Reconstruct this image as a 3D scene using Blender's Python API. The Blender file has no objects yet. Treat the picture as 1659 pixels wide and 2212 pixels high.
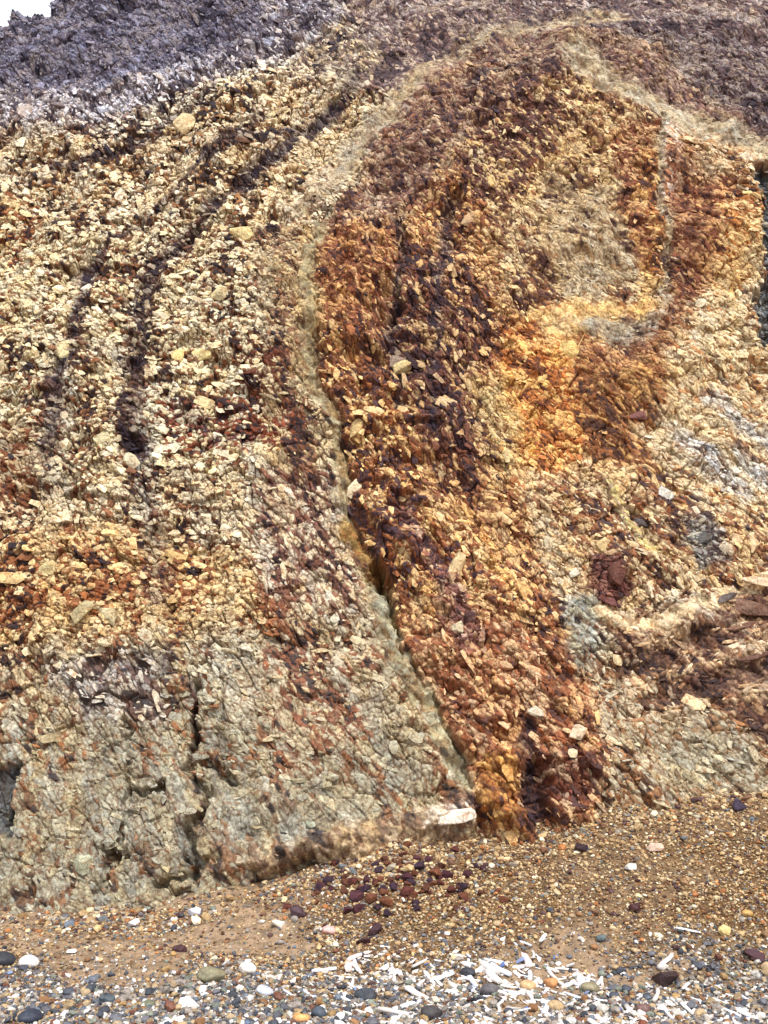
import bpy, bmesh, math, random
import numpy as np
from mathutils import Vector

# ------------------------------------------------------------------ camera, sky, sun, exposure
SC = bpy.context.scene
CAM_H, PITCH = 1.5, math.radians(8)
TV, TH = 0.543, 0.543 * 0.75
cd = bpy.data.cameras.new("camera"); cam = bpy.data.objects.new("camera", cd)
SC.collection.objects.link(cam); SC.camera = cam
cam.location = (0, 0, CAM_H); cam.rotation_euler = (math.pi / 2 + PITCH, 0, 0)
cd.sensor_fit = 'VERTICAL'; cd.sensor_height = 24; cd.lens = 12 / TV; cd.clip_end = 500; cd.clip_start = 0.05
SUN_EL, SUN_AZ = math.radians(58), math.radians(158)     # azimuth clockwise from +Y
W = bpy.data.worlds.new("World"); SC.world = W; W.use_nodes = True
nt = W.node_tree; bg = nt.nodes['Background']
sky = nt.nodes.new('ShaderNodeTexSky'); sky.sky_type = 'NISHITA'; sky.sun_disc = False
sky.sun_elevation = SUN_EL; sky.sun_rotation = SUN_AZ; sky.air_density = 1.0; sky.dust_density = 5.0; sky.ozone_density = 1.0
tcw = nt.nodes.new('ShaderNodeTexCoord'); cn = nt.nodes.new('ShaderNodeTexNoise'); cn.inputs['Scale'].default_value = 2.5; cn.inputs['Detail'].default_value = 5
nt.links.new(tcw.outputs['Generated'], cn.inputs['Vector'])
cr = nt.nodes.new('ShaderNodeMapRange'); cr.inputs[1].default_value = .25; cr.inputs[2].default_value = .55; cr.inputs[3].default_value = .72; cr.inputs[4].default_value = .95
nt.links.new(cn.outputs['Fac'], cr.inputs[0])
mxw = nt.nodes.new('ShaderNodeMix'); mxw.data_type = 'RGBA'; mxw.inputs[7].default_value = (4.5, 4.65, 4.95, 1)      # bright even cloud cover
nt.links.new(cr.outputs[0], mxw.inputs[0]); nt.links.new(sky.outputs[0], mxw.inputs[6])
nt.links.new(mxw.outputs[2], bg.inputs[0]); bg.inputs[1].default_value = 0.15
sl = bpy.data.lights.new("sun", 'SUN'); so = bpy.data.objects.new("sun", sl); SC.collection.objects.link(so)
sl.energy = 2.2; sl.angle = math.radians(10); sl.color = (1.0, 0.975, 0.91)
sd = Vector((math.sin(SUN_AZ) * math.cos(SUN_EL), math.cos(SUN_AZ) * math.cos(SUN_EL), math.sin(SUN_EL)))
so.rotation_euler = sd.to_track_quat('Z', 'Y').to_euler(); so.location = sd * 30
SC.view_settings.view_transform = 'Standard'; SC.view_settings.look = 'None'
SC.view_settings.exposure = 0.85; SC.view_settings.gamma = 1

# ------------------------------------------------------------------ helpers
RG = np.random.default_rng(7)
f32 = np.float32
def lin(c):
    c = np.asarray(c, dtype=float) / 255.0
    return np.where(c <= 0.04045, c / 12.92, ((c + 0.055) / 1.055) ** 2.4)
def hsh(ix, iy, seed):
    h = (ix.astype(np.int64).astype(np.uint32) * np.uint32(374761393) + iy.astype(np.int64).astype(np.uint32) * np.uint32(668265263) + np.uint32((seed * 2246822519) & 0xffffffff))
    h = (h ^ (h >> np.uint32(13))) * np.uint32(1274126177)
    h = (h ^ (h >> np.uint32(15))) * np.uint32(2246822519)
    h = h ^ (h >> np.uint32(16))
    return (h & np.uint32(0xffffff)).astype(f32) / f32(16777216)
def vnoise(x, y, s):
    ix = np.floor(x); iy = np.floor(y); fx = (x - ix).astype(f32); fy = (y - iy).astype(f32)
    fx = fx * fx * (3 - 2 * fx); fy = fy * fy * (3 - 2 * fy)
    a = hsh(ix, iy, s); b = hsh(ix + 1, iy, s); c = hsh(ix, iy + 1, s); d = hsh(ix + 1, iy + 1, s)
    return (a + (b - a) * fx) * (1 - fy) + (c + (d - c) * fx) * fy - f32(0.5)
def fbm(x, y, s, o=4):
    r = 0; a = 1.0
    for k in range(o):
        r = r + a * vnoise(x * 2 ** k + 17.3 * k, y * 2 ** k - 9.1 * k, s + k); a *= 0.5
    return r
def voro(x, y, s, jit=0.9):
    ix = np.floor(x); iy = np.floor(y)
    F1 = np.full(x.shape, 9, f32); F2 = F1.copy(); DX = np.zeros_like(F1); DY = np.zeros_like(F1); CX = np.zeros_like(F1); CY = np.zeros_like(F1)
    for a in (-1, 0, 1):
        for b in (-1, 0, 1):
            cx = ix + a; cy = iy + b
            dx = (x - (cx + 0.5 + (hsh(cx, cy, s) - 0.5) * jit)).astype(f32); dy = (y - (cy + 0.5 + (hsh(cx, cy, s + 1) - 0.5) * jit)).astype(f32)
            d = np.sqrt(dx * dx + dy * dy); m = d < F1
            F2 = np.where(m, F1, np.minimum(F2, d)); F1 = np.where(m, d, F1)
            DX = np.where(m, dx, DX); DY = np.where(m, dy, DY); CX = np.where(m, cx, CX); CY = np.where(m, cy, CY)
    return F1, F2, DX, DY, CX, CY
def sst(e0, e1, x):
    t = np.clip((x - e0) / (e1 - e0), 0, 1); return t * t * (3 - 2 * t)

# the cliff leans back: base surface Y = CY0 + LEAN * z ; positions on it are (x, z)
CY0, LEAN = 5.30, 0.36
NRM = np.array([0, -1, LEAN]) / math.hypot(1, LEAN)
TUP = np.array([0, LEAN, 1]) / math.hypot(1, LEAN)
def ray(px, py):                                   # view direction of a point measured on the photograph (1659 x 2212)
    x = (px - 829.5) / 829.5 * TH; y = (1106 - py) / 1106 * TV
    return x, math.cos(PITCH) - y * math.sin(PITCH), math.sin(PITCH) + y * math.cos(PITCH)
def on_cliff(px, py):
    dx, dy, dz = ray(px, py); t = (CY0 + LEAN * CAM_H) / (dy - LEAN * dz)
    return dx * t, CAM_H + dz * t

# ------------------------------------------------------------------ ground shape
contact = [(-500, 2080), (0, 2030), (150, 2005), (300, 1975), (420, 1962), (600, 1925), (760, 1880), (900, 1838), (1060, 1815), (1170, 1805), (1330, 1755), (1500, 1730), (1659, 1705), (2100, 1640)]
cpt = [on_cliff(*c) for c in contact]
CXs = np.array([c[0] for c in cpt]); CZs = np.array([c[1] for c in cpt])
def ground_base(x, y):
    zc = np.interp(x, CXs, CZs); yc = CY0 + LEAN * zc
    beach = 0.03 * (y - 4) + 0.02 * np.sin(x * 1.3 + y)
    sl_ = np.interp(x, [-3, -0.5, 1, 3], [0.30, 0.36, 0.5, 0.52])
    scree = zc - sl_ * (yc - y)
    k = 0.10
    h = np.clip(0.5 + 0.5 * (scree - beach) / k, 0, 1)
    z = beach * (1 - h) + scree * h + k * h * (1 - h)
    z = np.where(y > yc + 0.15, np.minimum(z, zc + 0.02), z)
    return z
def ground(x, y):
    x = np.asarray(x, dtype=float); y = np.asarray(y, dtype=float)
    return ground_base(x, y) + 0.05 * fbm(x * 1.1, y * 1.1, 5, 3) + 0.022 * fbm(x * 6, y * 6, 6, 3)

# ------------------------------------------------------------------ rock zones of the cliff face, on a raster over (x, z)
U0, U1, Z0, Z1, RS = -7.0, 7.0, -0.6, 12.0, 0.02
GU = np.arange(U0, U1, RS); GZ = np.arange(Z0, Z1, RS)
gx, gz = np.meshgrid(GU, GZ)
CH = dict(pale=3, rust=3, dark=3, rs=1, ds=1, size=1, flat=1, dep=1, co=1, si=1, warm=1, bed=1)
OFF = {}; n = 0
for k_, c_ in CH.items(): OFF[k_] = (n, n + c_); n += c_
R = np.zeros(gx.shape + (n,), f32)
def conv(P):
    P = dict(P)
    if 'ang' in P:
        a = math.radians(P.pop('ang')) * 2; P['co'] = math.cos(a); P['si'] = math.sin(a)
    for c in ('pale', 'rust', 'dark'):
        if c in P:
            q = lin(P[c]); l_ = q.mean(); P[c] = (q * .91 + l_ * .09) * (1.0, 1.05, .9)[('pale', 'rust', 'dark').index(c)]
    return P
def apply(alpha, P):
    for k, v in conv(P).items():
        a, b = OFF[k]; al = alpha[..., None]
        if k == 'dep': R[..., a:b] += al * v
        else: R[..., a:b] = R[..., a:b] * (1 - al) + al * np.asarray(v, f32)
def segd(ax, az, bx, bz):
    ex, ez = bx - ax, bz - az; L = ex * ex + ez * ez + 1e-9
    t = np.clip(((gx - ax) * ex + (gz - az) * ez) / L, 0, 1)
    return np.hypot(gx - ax - t * ex, gz - az - t * ez), t
def zone(pts, feather=0.12, op=1.0, **P):
    q = [on_cliff(*p) for p in pts]; d = np.full(gx.shape, 9.0); ins = np.zeros(gx.shape, bool)
    for i in range(len(q)):
        (ax, az), (bx, bz) = q[i], q[(i + 1) % len(q)]
        d = np.minimum(d, segd(ax, az, bx, bz)[0])
        c = ((az > gz) != (bz > gz)); with_ = (bx - ax) * (gz - az) / (bz - az + 1e-12) + ax
        ins ^= c & (gx < with_)
    s = np.where(ins, d, -d); feather *= .6; apply(sst(-feather, feather, s) * op, P)
def band(pts, w, feather=0.5, op=1.0, **P):        # width in photograph pixels (about 3.3 mm each at the foot)
    q = [on_cliff(*p) for p in pts]; d = np.full(gx.shape, 9.0)
    for i in range(len(q) - 1):
        dd, t = segd(*q[i], *q[i + 1]); sc_ = 0.0029 * (1 + 0.10 * max(q[i][1], 0))
        d = np.minimum(d, dd / (w * sc_ * 0.5))
    apply((1 - sst(1 - feather, 1 + feather, d)) * op, P)

CREAM = (212, 196, 160); TAN = (200, 176, 128); GREYG = (162, 155, 130); RUST = (112, 68, 42); DARK = (52, 40, 44)
apply(np.ones(gx.shape), dict(pale=CREAM, rust=(122, 82, 56), dark=DARK, rs=.26, ds=.07, size=1.0, flat=0, ang=-35, warm=.5))
# upper left: grey purple rock, lilac fringe
zone([(-300, -200), (-300, 270), (0, 275), (250, 250), (420, 200), (620, 135), (760, 60), (800, -200)], .5, pale=(186, 180, 184), rust=(112, 102, 112), dark=(62, 54, 70), rs=.40, ds=.12, size=.8, ang=-65, warm=0)
zone([(-300, -200), (-300, 160), (0, 165), (230, 190), (430, 130), (560, 60), (600, -200)], .18, pale=(130, 126, 142), rust=(88, 82, 102), dark=(50, 46, 64), rs=.42, ds=.14, size=.75, ang=-60)
band([(0, 235), (240, 225), (420, 165), (600, 100), (720, 70)], 70, .8, .6, pale=(206, 202, 206), rust=(140, 128, 130), rs=.26)
band([(250, 270), (420, 210), (560, 160), (640, 110)], 60, .8, .8, pale=(232, 220, 190), rust=(120, 90, 70), rs=.2, size=1.2)
zone([(700, -200), (760, 40), (700, 170), (860, 180), (1000, 90), (1200, 60), (1420, 110), (1659, 290), (1900, 420), (1900, -200)], .2, pale=(176, 160, 150), rust=(112, 90, 90), dark=(70, 56, 66), rs=.44, ds=.16, size=.6, flat=.25, ang=-50)
zone([(640, 60), (740, 20), (860, 120), (740, 190), (640, 170)], .2, pale=(206, 190, 160), rust=(130, 108, 96), rs=.38, size=.8)
band([(640, 430), (740, 330), (830, 240), (900, 170), (1010, 80), (1150, 40), (1330, 30)], 48, .9, pale=(178, 162, 132), rust=(138, 118, 96), rs=.42, ds=.06, flat=.6, size=.5, ang=40)
# left face
zone([(-300, 270), (300, 280), (620, 150), (760, 190), (700, 330), (600, 470), (300, 600), (-300, 640)], .3, pale=(221, 204, 168), rust=(142, 100, 60), rs=.26, ds=.08, size=1.15, ang=-45)
zone([(-300, 460), (150, 450), (420, 420), (640, 480), (660, 900), (600, 1050), (300, 1080), (-300, 1100)], .3, pale=(218, 204, 166), rust=(128, 84, 52), rs=.28, ds=.08, size=1.15, ang=-25)
zone([(-300, 380), (60, 380), (60, 560), (-300, 600)], .2, pale=(214, 196, 150), rust=(150, 90, 50), rs=.35)
zone([(560, 480), (680, 470), (660, 900), (740, 1180), (620, 1200), (560, 800)], .15, pale=(190, 170, 130), rust=(140, 104, 76), rs=.36, ds=.04, size=.7)
zone([(-300, 900), (80, 900), (110, 1080), (-300, 1180)], .15, pale=(190, 168, 130), rust=(120, 70, 40), rs=.48, size=.8)
zone([(330, 860), (640, 850), (640, 960), (520, 1010), (340, 1000)], .12, rust=(120, 62, 38), rs=.5, ds=.16)
zone([(500, 740), (620, 740), (620, 850), (520, 850)], .1, rust=(110, 62, 42), rs=.5, ds=.15)
zone([(-300, 1180), (100, 1150), (240, 1140), (420, 1160), (560, 1210), (720, 1290), (700, 1330), (330, 1400), (-300, 1410)], .2, pale=(214, 184, 128), rust=(146, 92, 52), rs=.40, ds=.10, size=1.1, ang=-20)
band([(-300, 1290), (0, 1300), (150, 1290), (300, 1285), (430, 1290), (600, 1320)], 50, .9, .8, rust=(142, 84, 44), rs=.6)
zone([(560, 1000), (740, 1000), (780, 1230), (820, 1350), (640, 1330), (540, 1200)], .2, pale=(196, 182, 156), rust=(128, 88, 72), rs=.36, size=.7, ang=-50)
# lower left: grey green
zone([(-300, 1470), (120, 1490), (350, 1420), (560, 1400), (760, 1380), (860, 1440), (940, 1560), (1030, 1740), (1000, 2300), (-300, 2300)], .75, pale=GREYG, rust=(140, 98, 66), dark=(74, 66, 64), rs=.27, ds=.07, size=.85, flat=.25, ang=-30, )
zone([(-300, 1640), (300, 1650), (520, 1700), (700, 1650), (860, 1700), (800, 1800), (500, 1880), (300, 2000), (-300, 2100)], .25, pale=(158, 153, 132), rust=(130, 98, 72), rs=.22, ds=.05, size=.75, flat=.35)
zone([(580, 1360), (840, 1380), (800, 1560), (620, 1640), (500, 1500)], .15, .8, pale=(182, 166, 134), rust=(130, 84, 62), rs=.42, size=.7)
zone([(100, 1440), (330, 1420), (350, 1540), (180, 1560)], .1, pale=(190, 180, 164), rust=(100, 78, 70), rs=.35, ds=.2, size=.8)
zone([(330, 1660), (560, 1690), (760, 1730), (640, 1820), (420, 1850)], .14, pale=(164, 158, 136), rust=(134, 112, 90), flat=.55, rs=.25, size=.7)
zone([(470, 1872), (620, 1812), (800, 1762), (930, 1740), (1000, 1790), (1040, 1815), (900, 1835), (760, 1865), (620, 1888)], .07, pale=(176, 154, 122), rust=(124, 98, 76), rs=.42, ds=.12, flat=.55, size=.5)
zone([(900, 1740), (1020, 1735), (1030, 1780), (930, 1795)], .05, pale=(246, 230, 210), rust=(166, 140, 120), rs=.25, ds=.05, flat=.4, size=.6)
# rust slab and the arch above it
zone([(690, 490), (800, 330), (930, 150), (1080, 65), (1220, 55), (1420, 110), (1560, 220), (1659, 290), (1659, 330), (1400, 220), (1260, 130), (1180, 200), (1090, 330), (960, 420), (820, 520), (700, 580)], .12, pale=(172, 146, 122), rust=(124, 92, 84), dark=(72, 56, 66), rs=.50, ds=.12, size=.65, ang=-50)
zone([(1260, 60), (1430, 110), (1700, 320), (1700, 120), (1500, 40)], .15, pale=(148, 132, 124), rust=(94, 74, 78), dark=(54, 44, 54), rs=.45, ds=.16, size=.7, flat=.1, ang=-62)
zone([(690, 490), (770, 380), (850, 280), (960, 160), (1060, 110), (1160, 160), (1090, 300), (1100, 420), (1150, 600), (1120, 720), (1060, 880), (1130, 1050), (1200, 1250), (1240, 1360), (1300, 1480), (1300, 1740), (1180, 1840), (1030, 1780), (960, 1600), (860, 1410), (800, 1230), (760, 1120), (730, 960), (690, 760), (680, 600)], .10, pale=(212, 172, 114), rust=(138, 86, 52), dark=(66, 46, 50), rs=.48, ds=.17, size=.85, ang=-55)
zone([(690, 490), (860, 450), (880, 640), (840, 740), (700, 720)], .1, pale=(202, 156, 100), rust=(134, 80, 50), rs=.48, ds=.2, size=.6)
zone([(700, 480), (790, 350), (900, 215), (1000, 130), (1180, 70), (1300, 90), (1170, 180), (1080, 260), (960, 380), (860, 470)], .2, .9, pale=(182, 156, 126), rust=(124, 90, 76), dark=(64, 46, 58), rs=.5, ds=.16, size=.65)
zone([(840, 640), (960, 560), (1060, 700), (1060, 1000), (960, 1040), (880, 920), (820, 800)], .4, pale=(190, 158, 112), rust=(112, 68, 52), dark=(58, 40, 48), rs=.43, ds=.25, size=.9, ang=-60)
zone([(740, 780), (870, 850), (900, 1060), (1000, 1150), (1180, 1330), (900, 1300), (780, 1130)], .15, pale=(220, 184, 124), rust=(144, 88, 50), dark=(80, 58, 66), rs=.45, ds=.22, size=1.0)
zone([(840, 1360), (1100, 1330), (1270, 1440), (1300, 1560), (1250, 1760), (1050, 1760), (960, 1560)], .15, pale=(202, 162, 116), rust=(144, 88, 54), dark=(92, 62, 56), rs=.52, ds=.1, size=.9, ang=-50)
zone([(1040, 1640), (1110, 1640), (1150, 1790), (1030, 1770)], .05, pale=(206, 156, 84), rust=(162, 104, 50), rs=.5)
band([(880, 1080), (930, 1200), (990, 1310), (1010, 1390)], 34, .7, .7, pale=(150, 122, 120), rust=(122, 84, 84), rs=.5)
# right upper: tan with rust streaks
zone([(1000, 330), (1160, 200), (1260, 130), (1430, 235), (1430, 560), (1330, 640), (1130, 720), (1080, 560)], .14, pale=(206, 180, 132), rust=(138, 94, 62), dark=(80, 52, 48), rs=.36, ds=.10, size=.7, ang=-48)
zone([(1180, 380), (1330, 400), (1400, 560), (1250, 640), (1160, 520)], .15, pale=(188, 170, 136), rust=(144, 118, 84), rs=.28, ds=.04, size=.55, flat=.3)
zone([(1000, 330), (1150, 210), (1220, 230), (1120, 420), (1000, 420)], .1, rust=(110, 70, 58), rs=.45, ds=.16)
zone([(1320, 290), (1425, 250), (1430, 560), (1380, 560)], .06, pale=(200, 160, 112), rust=(130, 76, 50), rs=.5)
band([(1240, 125), (1330, 180), (1430, 225), (1560, 270), (1700, 340)], 52, .6, pale=(184, 170, 140), rust=(146, 126, 100), dark=(110, 90, 80), rs=.34, ds=.04, flat=.65, size=.5, ang=-28)
zone([(1440, 260), (1560, 280), (1700, 350), (1700, 420), (1560, 380), (1460, 360)], .06, pale=(214, 190, 150), rust=(160, 112, 64), rs=.34)
zone([(1445, 380), (1600, 360), (1600, 560), (1470, 650), (1445, 600)], .10, pale=(196, 150, 98), rust=(122, 70, 46), dark=(76, 46, 46), rs=.5, ds=.12, size=.8, ang=-50)
zone([(1560, 440), (1640, 380), (1650, 720), (1560, 700), (1540, 560)], .10, pale=(214, 184, 128), rust=(176, 112, 50), rs=.34, size=.7, ang=-30)
zone([(1445, 250), (1478, 262), (1480, 420), (1440, 420)], .03, pale=(224, 204, 176), rust=(186, 132, 96), rs=.3, size=.7, flat=.3)
# orange middle right, brown fan, pale right
zone([(1090, 680), (1250, 640), (1300, 740), (1290, 880), (1250, 1040), (1120, 1040), (1080, 860)], .14, pale=(228, 180, 104), rust=(182, 110, 48), dark=(96, 54, 38), rs=.42, ds=.07, size=.75, ang=-50)
zone([(1130, 650), (1330, 620), (1440, 640), (1440, 700), (1300, 720), (1180, 710)], .08, pale=(208, 178, 122), rust=(164, 112, 64), rs=.38, ds=.04, flat=.4, size=.55)
zone([(1255, 690), (1310, 660), (1410, 655), (1440, 690), (1400, 740), (1300, 720)], .04, pale=(176, 164, 138), rust=(128, 104, 84), rs=.42, ds=.08, flat=.3, size=.5, ang=0)
zone([(1265, 720), (1400, 745), (1460, 690), (1500, 720), (1450, 860), (1400, 930), (1480, 1080), (1380, 1060), (1260, 960), (1240, 840)], .12, pale=(196, 152, 92), rust=(134, 84, 46), dark=(72, 48, 44), rs=.52, ds=.14, size=.7, ang=-48)
zone([(1030, 830), (1110, 800), (1130, 1000), (1080, 1050), (1040, 940)], .2, .55, pale=(196, 180, 124), rust=(156, 122, 70), rs=.28, ds=.04, size=.7)
zone([(1460, 660), (1640, 600), (1800, 700), (1800, 1120), (1560, 1120), (1450, 1040), (1400, 920), (1440, 830)], .16, pale=(212, 194, 154), rust=(172, 124, 76), dark=(96, 76, 66), rs=.26, ds=.05, size=.75, ang=-38)
for pp in ([(1540, 850), (1600, 900), (1690, 960)], [(1470, 930), (1540, 1010), (1600, 1060)], [(1590, 960), (1660, 1040)], [(1500, 1090), (1580, 1130)]):
    band(pp, 38, .8, .75, pale=(186, 192, 196), rust=(150, 140, 130), rs=.25, size=.9)
zone([(1130, 1000), (1400, 1000), (1560, 1090), (1659, 1120), (1720, 1250), (1560, 1270), (1450, 1290), (1330, 1330), (1240, 1290), (1200, 1200)], .14, pale=(208, 182, 136), rust=(140, 92, 58), dark=(78, 60, 62), rs=.40, ds=.12, size=.85, ang=-45)
zone([(1260, 1200), (1330, 1200), (1370, 1290), (1320, 1330), (1275, 1290)], .05, pale=(140, 96, 82), rust=(96, 56, 50), dark=(64, 48, 54), rs=.5, ds=.3, size=1.3)
zone([(1460, 1110), (1540, 1100), (1560, 1220), (1480, 1230)], .06, pale=(150, 146, 136), rust=(96, 84, 80), rs=.35, ds=.2, size=1.1)
zone([(1300, 1020), (1330, 1030), (1440, 1200), (1400, 1190)], .04, pale=(206, 184, 112), rust=(170, 150, 120), rs=.3, flat=.6)
zone([(1220, 1290), (1290, 1300), (1290, 1400), (1240, 1470), (1215, 1400)], .05, pale=(166, 166, 150), rust=(134, 116, 94), rs=.25, flat=.3, size=.7)
zone([(1300, 1370), (1450, 1360), (1560, 1290), (1800, 1240), (1800, 1640), (1640, 1600), (1480, 1510), (1370, 1440)], .08, pale=(164, 134, 104), rust=(102, 70, 56), dark=(62, 46, 48), rs=.52, ds=.18, size=.6, flat=.15, ang=22)
zone([(1380, 1330), (1500, 1300), (1560, 1330), (1500, 1400), (1380, 1400)], .07, pale=(186, 164, 136), rust=(130, 94, 72), rs=.44, ds=.1, ang=15)
band([(1290, 1330), (1390, 1370), (1490, 1330), (1560, 1285), (1700, 1240)], 26, .6, pale=(214, 190, 150), rust=(170, 138, 100), rs=.25, ds=0, flat=.7, size=.5)
zone([(1260, 1420), (1390, 1440), (1480, 1510), (1640, 1600), (1800, 1660), (1800, 1800), (1290, 1800), (1300, 1600)], .12, pale=(186, 172, 142), rust=(148, 106, 70), dark=(96, 76, 66), rs=.34, ds=.08, size=.8, flat=.1, ang=-40)
zone([(1420, 1580), (1560, 1580), (1659, 1700), (1440, 1700)], .1, pale=(176, 168, 142), rust=(146, 120, 90), flat=.3, rs=.34)
zone([(1160, 1620), (1300, 1620), (1290, 1730), (1180, 1750)], .07, pale=(196, 160, 124), rust=(110, 62, 44), rs=.55, ds=.18)
zone([(1634, 345), (1690, 335), (1900, 330), (1900, 1100), (1800, 740), (1650, 730), (1646, 560)], .05, pale=(120, 124, 126), rust=(84, 84, 84), dark=(48, 52, 60), rs=.45, ds=.25, size=.8, dep=-.13)
zone([(-300, 1640), (20, 1650), (15, 1800), (-300, 1850)], .05, pale=(110, 112, 110), rust=(84, 84, 84), rs=.4, ds=.25, dep=-.1)
band([(1330, 1450), (1480, 1380), (1700, 1330)], 20, .8, .75, pale=(120, 92, 76), rust=(84, 60, 52), dark=(60, 46, 48), rs=.5, ds=.3, dep=-.04)
band([(1350, 1480), (1500, 1430), (1700, 1385)], 24, .8, .75, pale=(214, 188, 150), rust=(160, 120, 86), rs=.28, dep=.03)
band([(1400, 1520), (1540, 1470), (1720, 1430)], 24, .8, .75, pale=(120, 92, 76), rust=(84, 60, 52), dark=(60, 46, 48), rs=.5, ds=.3, dep=-.04)
band([(1450, 1540), (1580, 1510), (1720, 1480)], 20, .8, .75, pale=(214, 188, 150), rust=(160, 120, 86), rs=.28, dep=.03)
band([(1380, 1415), (1480, 1370), (1700, 1350)], 18, .8, .75, pale=(214, 188, 150), rust=(160, 120, 86), rs=.28, dep=.03)
band([(1478, 330), (1490, 480), (1480, 620), (1440, 720), (1360, 770), (1280, 750)], 60, .8, .7, pale=(176, 130, 88), rust=(120, 72, 46), dark=(70, 46, 46), rs=.55, ds=.16, size=.6, dep=-.03)
band([(1405, 330), (1412, 500), (1405, 600), (1370, 650), (1280, 650), (1180, 660)], 30, .8, .7, pale=(226, 186, 112), rust=(170, 112, 56), rs=.36)
band([(1437, 235), (1438, 420), (1440, 560), (1436, 640), (1410, 690)], 12, .9, .62, pale=(176, 170, 150), rust=(156, 140, 110), rs=.25, ds=0, flat=.9)
# grey green clay seam along the foot of the rust slab
SEAM = [(690, 470), (668, 560), (662, 660), (672, 760), (695, 860), (722, 960), (745, 1080), (765, 1160), (795, 1230), (812, 1300), (838, 1370), (880, 1450), (935, 1540), (970, 1620), (1005, 1700)]
band(SEAM[:9], 24, .7, pale=(160, 144, 104), rust=(132, 112, 76), dark=(100, 84, 64), rs=.35, ds=0, flat=.85, size=.5)
band([(x - 4, y) for x, y in SEAM[8:]], 34, .7, pale=(156, 150, 122), rust=(142, 122, 88), dark=(100, 90, 74), rs=.28, ds=0, flat=.9, size=.6)
band([(750, 1120), (775, 1190), (795, 1225)], 30, .6, pale=(176, 140, 72), rust=(140, 100, 50), rs=.5)
# dark broken bands of the left face
DK = dict(pale=(110, 98, 96), rust=(68, 54, 58), dark=(48, 38, 52), rs=.5, ds=.3, size=.8)
for pts_, w_, d_ in (([(175, 580), (165, 690), (150, 760), (120, 880), (112, 960)], 40, -.05), ([(560, 250), (440, 350), (330, 440), (230, 520), (180, 585)], 16, -.03), ([(720, 205), (640, 280), (580, 350), (525, 390), (445, 430)], 22, -.05), ([(445, 430), (400, 500), (340, 575), (312, 640), (300, 740), (285, 830), (272, 930), (300, 1000)], 42, -.08),
                     ([(720, 210), (640, 280), (580, 350), (525, 390)], 38, -.07), ([(90, 330), (190, 320), (290, 285), (400, 235), (460, 195)], 24, -.05), ([(780, 130), (740, 200), (650, 250), (560, 290), (450, 340)], 30, -.04),
                     ([(865, 470), (880, 560), (850, 640), (858, 760), (860, 880)], 24, -.06), ([(968, 425), (970, 520), (945, 640), (940, 800), (935, 940)], 20, -.05),
                     ([(1000, 200), (1060, 150), (1140, 130)], 24, -.04), ([(1145, 1560), (1150, 1660), (1165, 1790)], 30, -.05), ([(420, 1480), (432, 1560), (432, 1620)], 22, -.05), ([(360, 1400), (350, 1460)], 24, -.04)):
    band(pts_, w_ * .8, 1.0, .82, dep=d_ * .45, **DK)
band([(290, 900), (300, 1010), (330, 1120), (340, 1300)], 44, 1.0, .45, dep=-.02, **DK); band([(150, 760), (112, 960), (130, 1060)], 46, 1.0, .4, **DK); band([(380, 880), (470, 960), (540, 950)], 30, 1.0, .5, **DK)
# relief: cracks, the step of the slab, gullies, swells
def crack(pts, w, depth, fe=.6): band(pts, w, fe, 1.0, dep=depth)
crack([(x + 14, y) for x, y in SEAM[1:9]], 10, -.05); crack([(x + 12, y) for x, y in SEAM[8:11]], 13, -.14); crack([(x + 12, y) for x, y in SEAM[10:]], 9, -.07)
crack(SEAM, 80, -.035, .95)
crack([(800, 1228), (826, 1268)], 30, -.2)
crack([(440, 1480), (432, 1560), (430, 1640), (402, 1665), (440, 1700), (440, 1760), (405, 1790), (398, 1900), (385, 1960)], 14, -.12)
crack([(270, 1560), (262, 1660), (250, 1760), (240, 1850), (200, 1930)], 10, -.06)
crack([(330, 1900), (420, 1880)], 12, -.08); crack([(260, 1712), (340, 1710)], 9, -.10); crack([(225, 1838), (262, 1832)], 9, -.10)
crack([(540, 1884), (600, 1888), (680, 1868)], 15, -.12)
crack([(455, 1640), (500, 1680)], 16, -.09); crack([(20, 1650), (10, 1760)], 16, -.1)
crack([(868, 470), (874, 560)], 10, -.06); crack([(852, 640), (858, 700)], 8, -.04); crack([(860, 800), (862, 850)], 9, -.06); crack([(972, 420), (978, 450)], 14, -.09)
crack([(1040, 1780), (1030, 1720)], 12, -.08); crack([(1170, 1650), (1150, 1700), (1175, 1800)], 26, -.13)
crack([(312, 600), (306, 640)], 12, -.05); crack([(296, 760), (290, 820)], 10, -.05); crack([(268, 930), (290, 980)], 12, -.06); crack([(420, 470), (390, 520)], 12, -.06); crack([(150, 1074), (185, 1080)], 12, -.10)
crack([(1380, 1090), (1440, 1200)], 8, -.06); crack([(1430, 240), (1440, 600)], 9, -.04)
def swell(pts, w, h): band(pts, w, 1.0, 1.0, dep=h)
swell([(760, 560), (800, 760), (830, 960), (870, 1160), (940, 1400), (1060, 1640)], 230, .16)
swell([(980, 330), (1100, 210), (1250, 180)], 200, .10); swell([(1330, 300), (1340, 500)], 150, .07)
swell([(1490, 1180), (1300, 1250)], 120, .07); swell([(1500, 1340), (1590, 1300), (1720, 1270)], 70, .08)
swell([(200, 700), (200, 1000)], 150, .09); swell([(480, 640), (470, 900)], 190, .08); swell([(150, 1400), (500, 1330)], 170, .07)
swell([(500, 1864), (600, 1842), (720, 1815), (800, 1800)], 44, .09)
swell([(940, 1768), (1010, 1762)], 60, .09)
swell([(340, 1700), (330, 1900)], 70, .04); swell([(520, 1560), (640, 1720)], 160, .07); swell([(100, 1800), (120, 1960)], 180, .04)
swell([(1060, 1600), (1090, 1760)], 70, .09); swell([(1230, 1560), (1250, 1720)], 100, .08)

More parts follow.
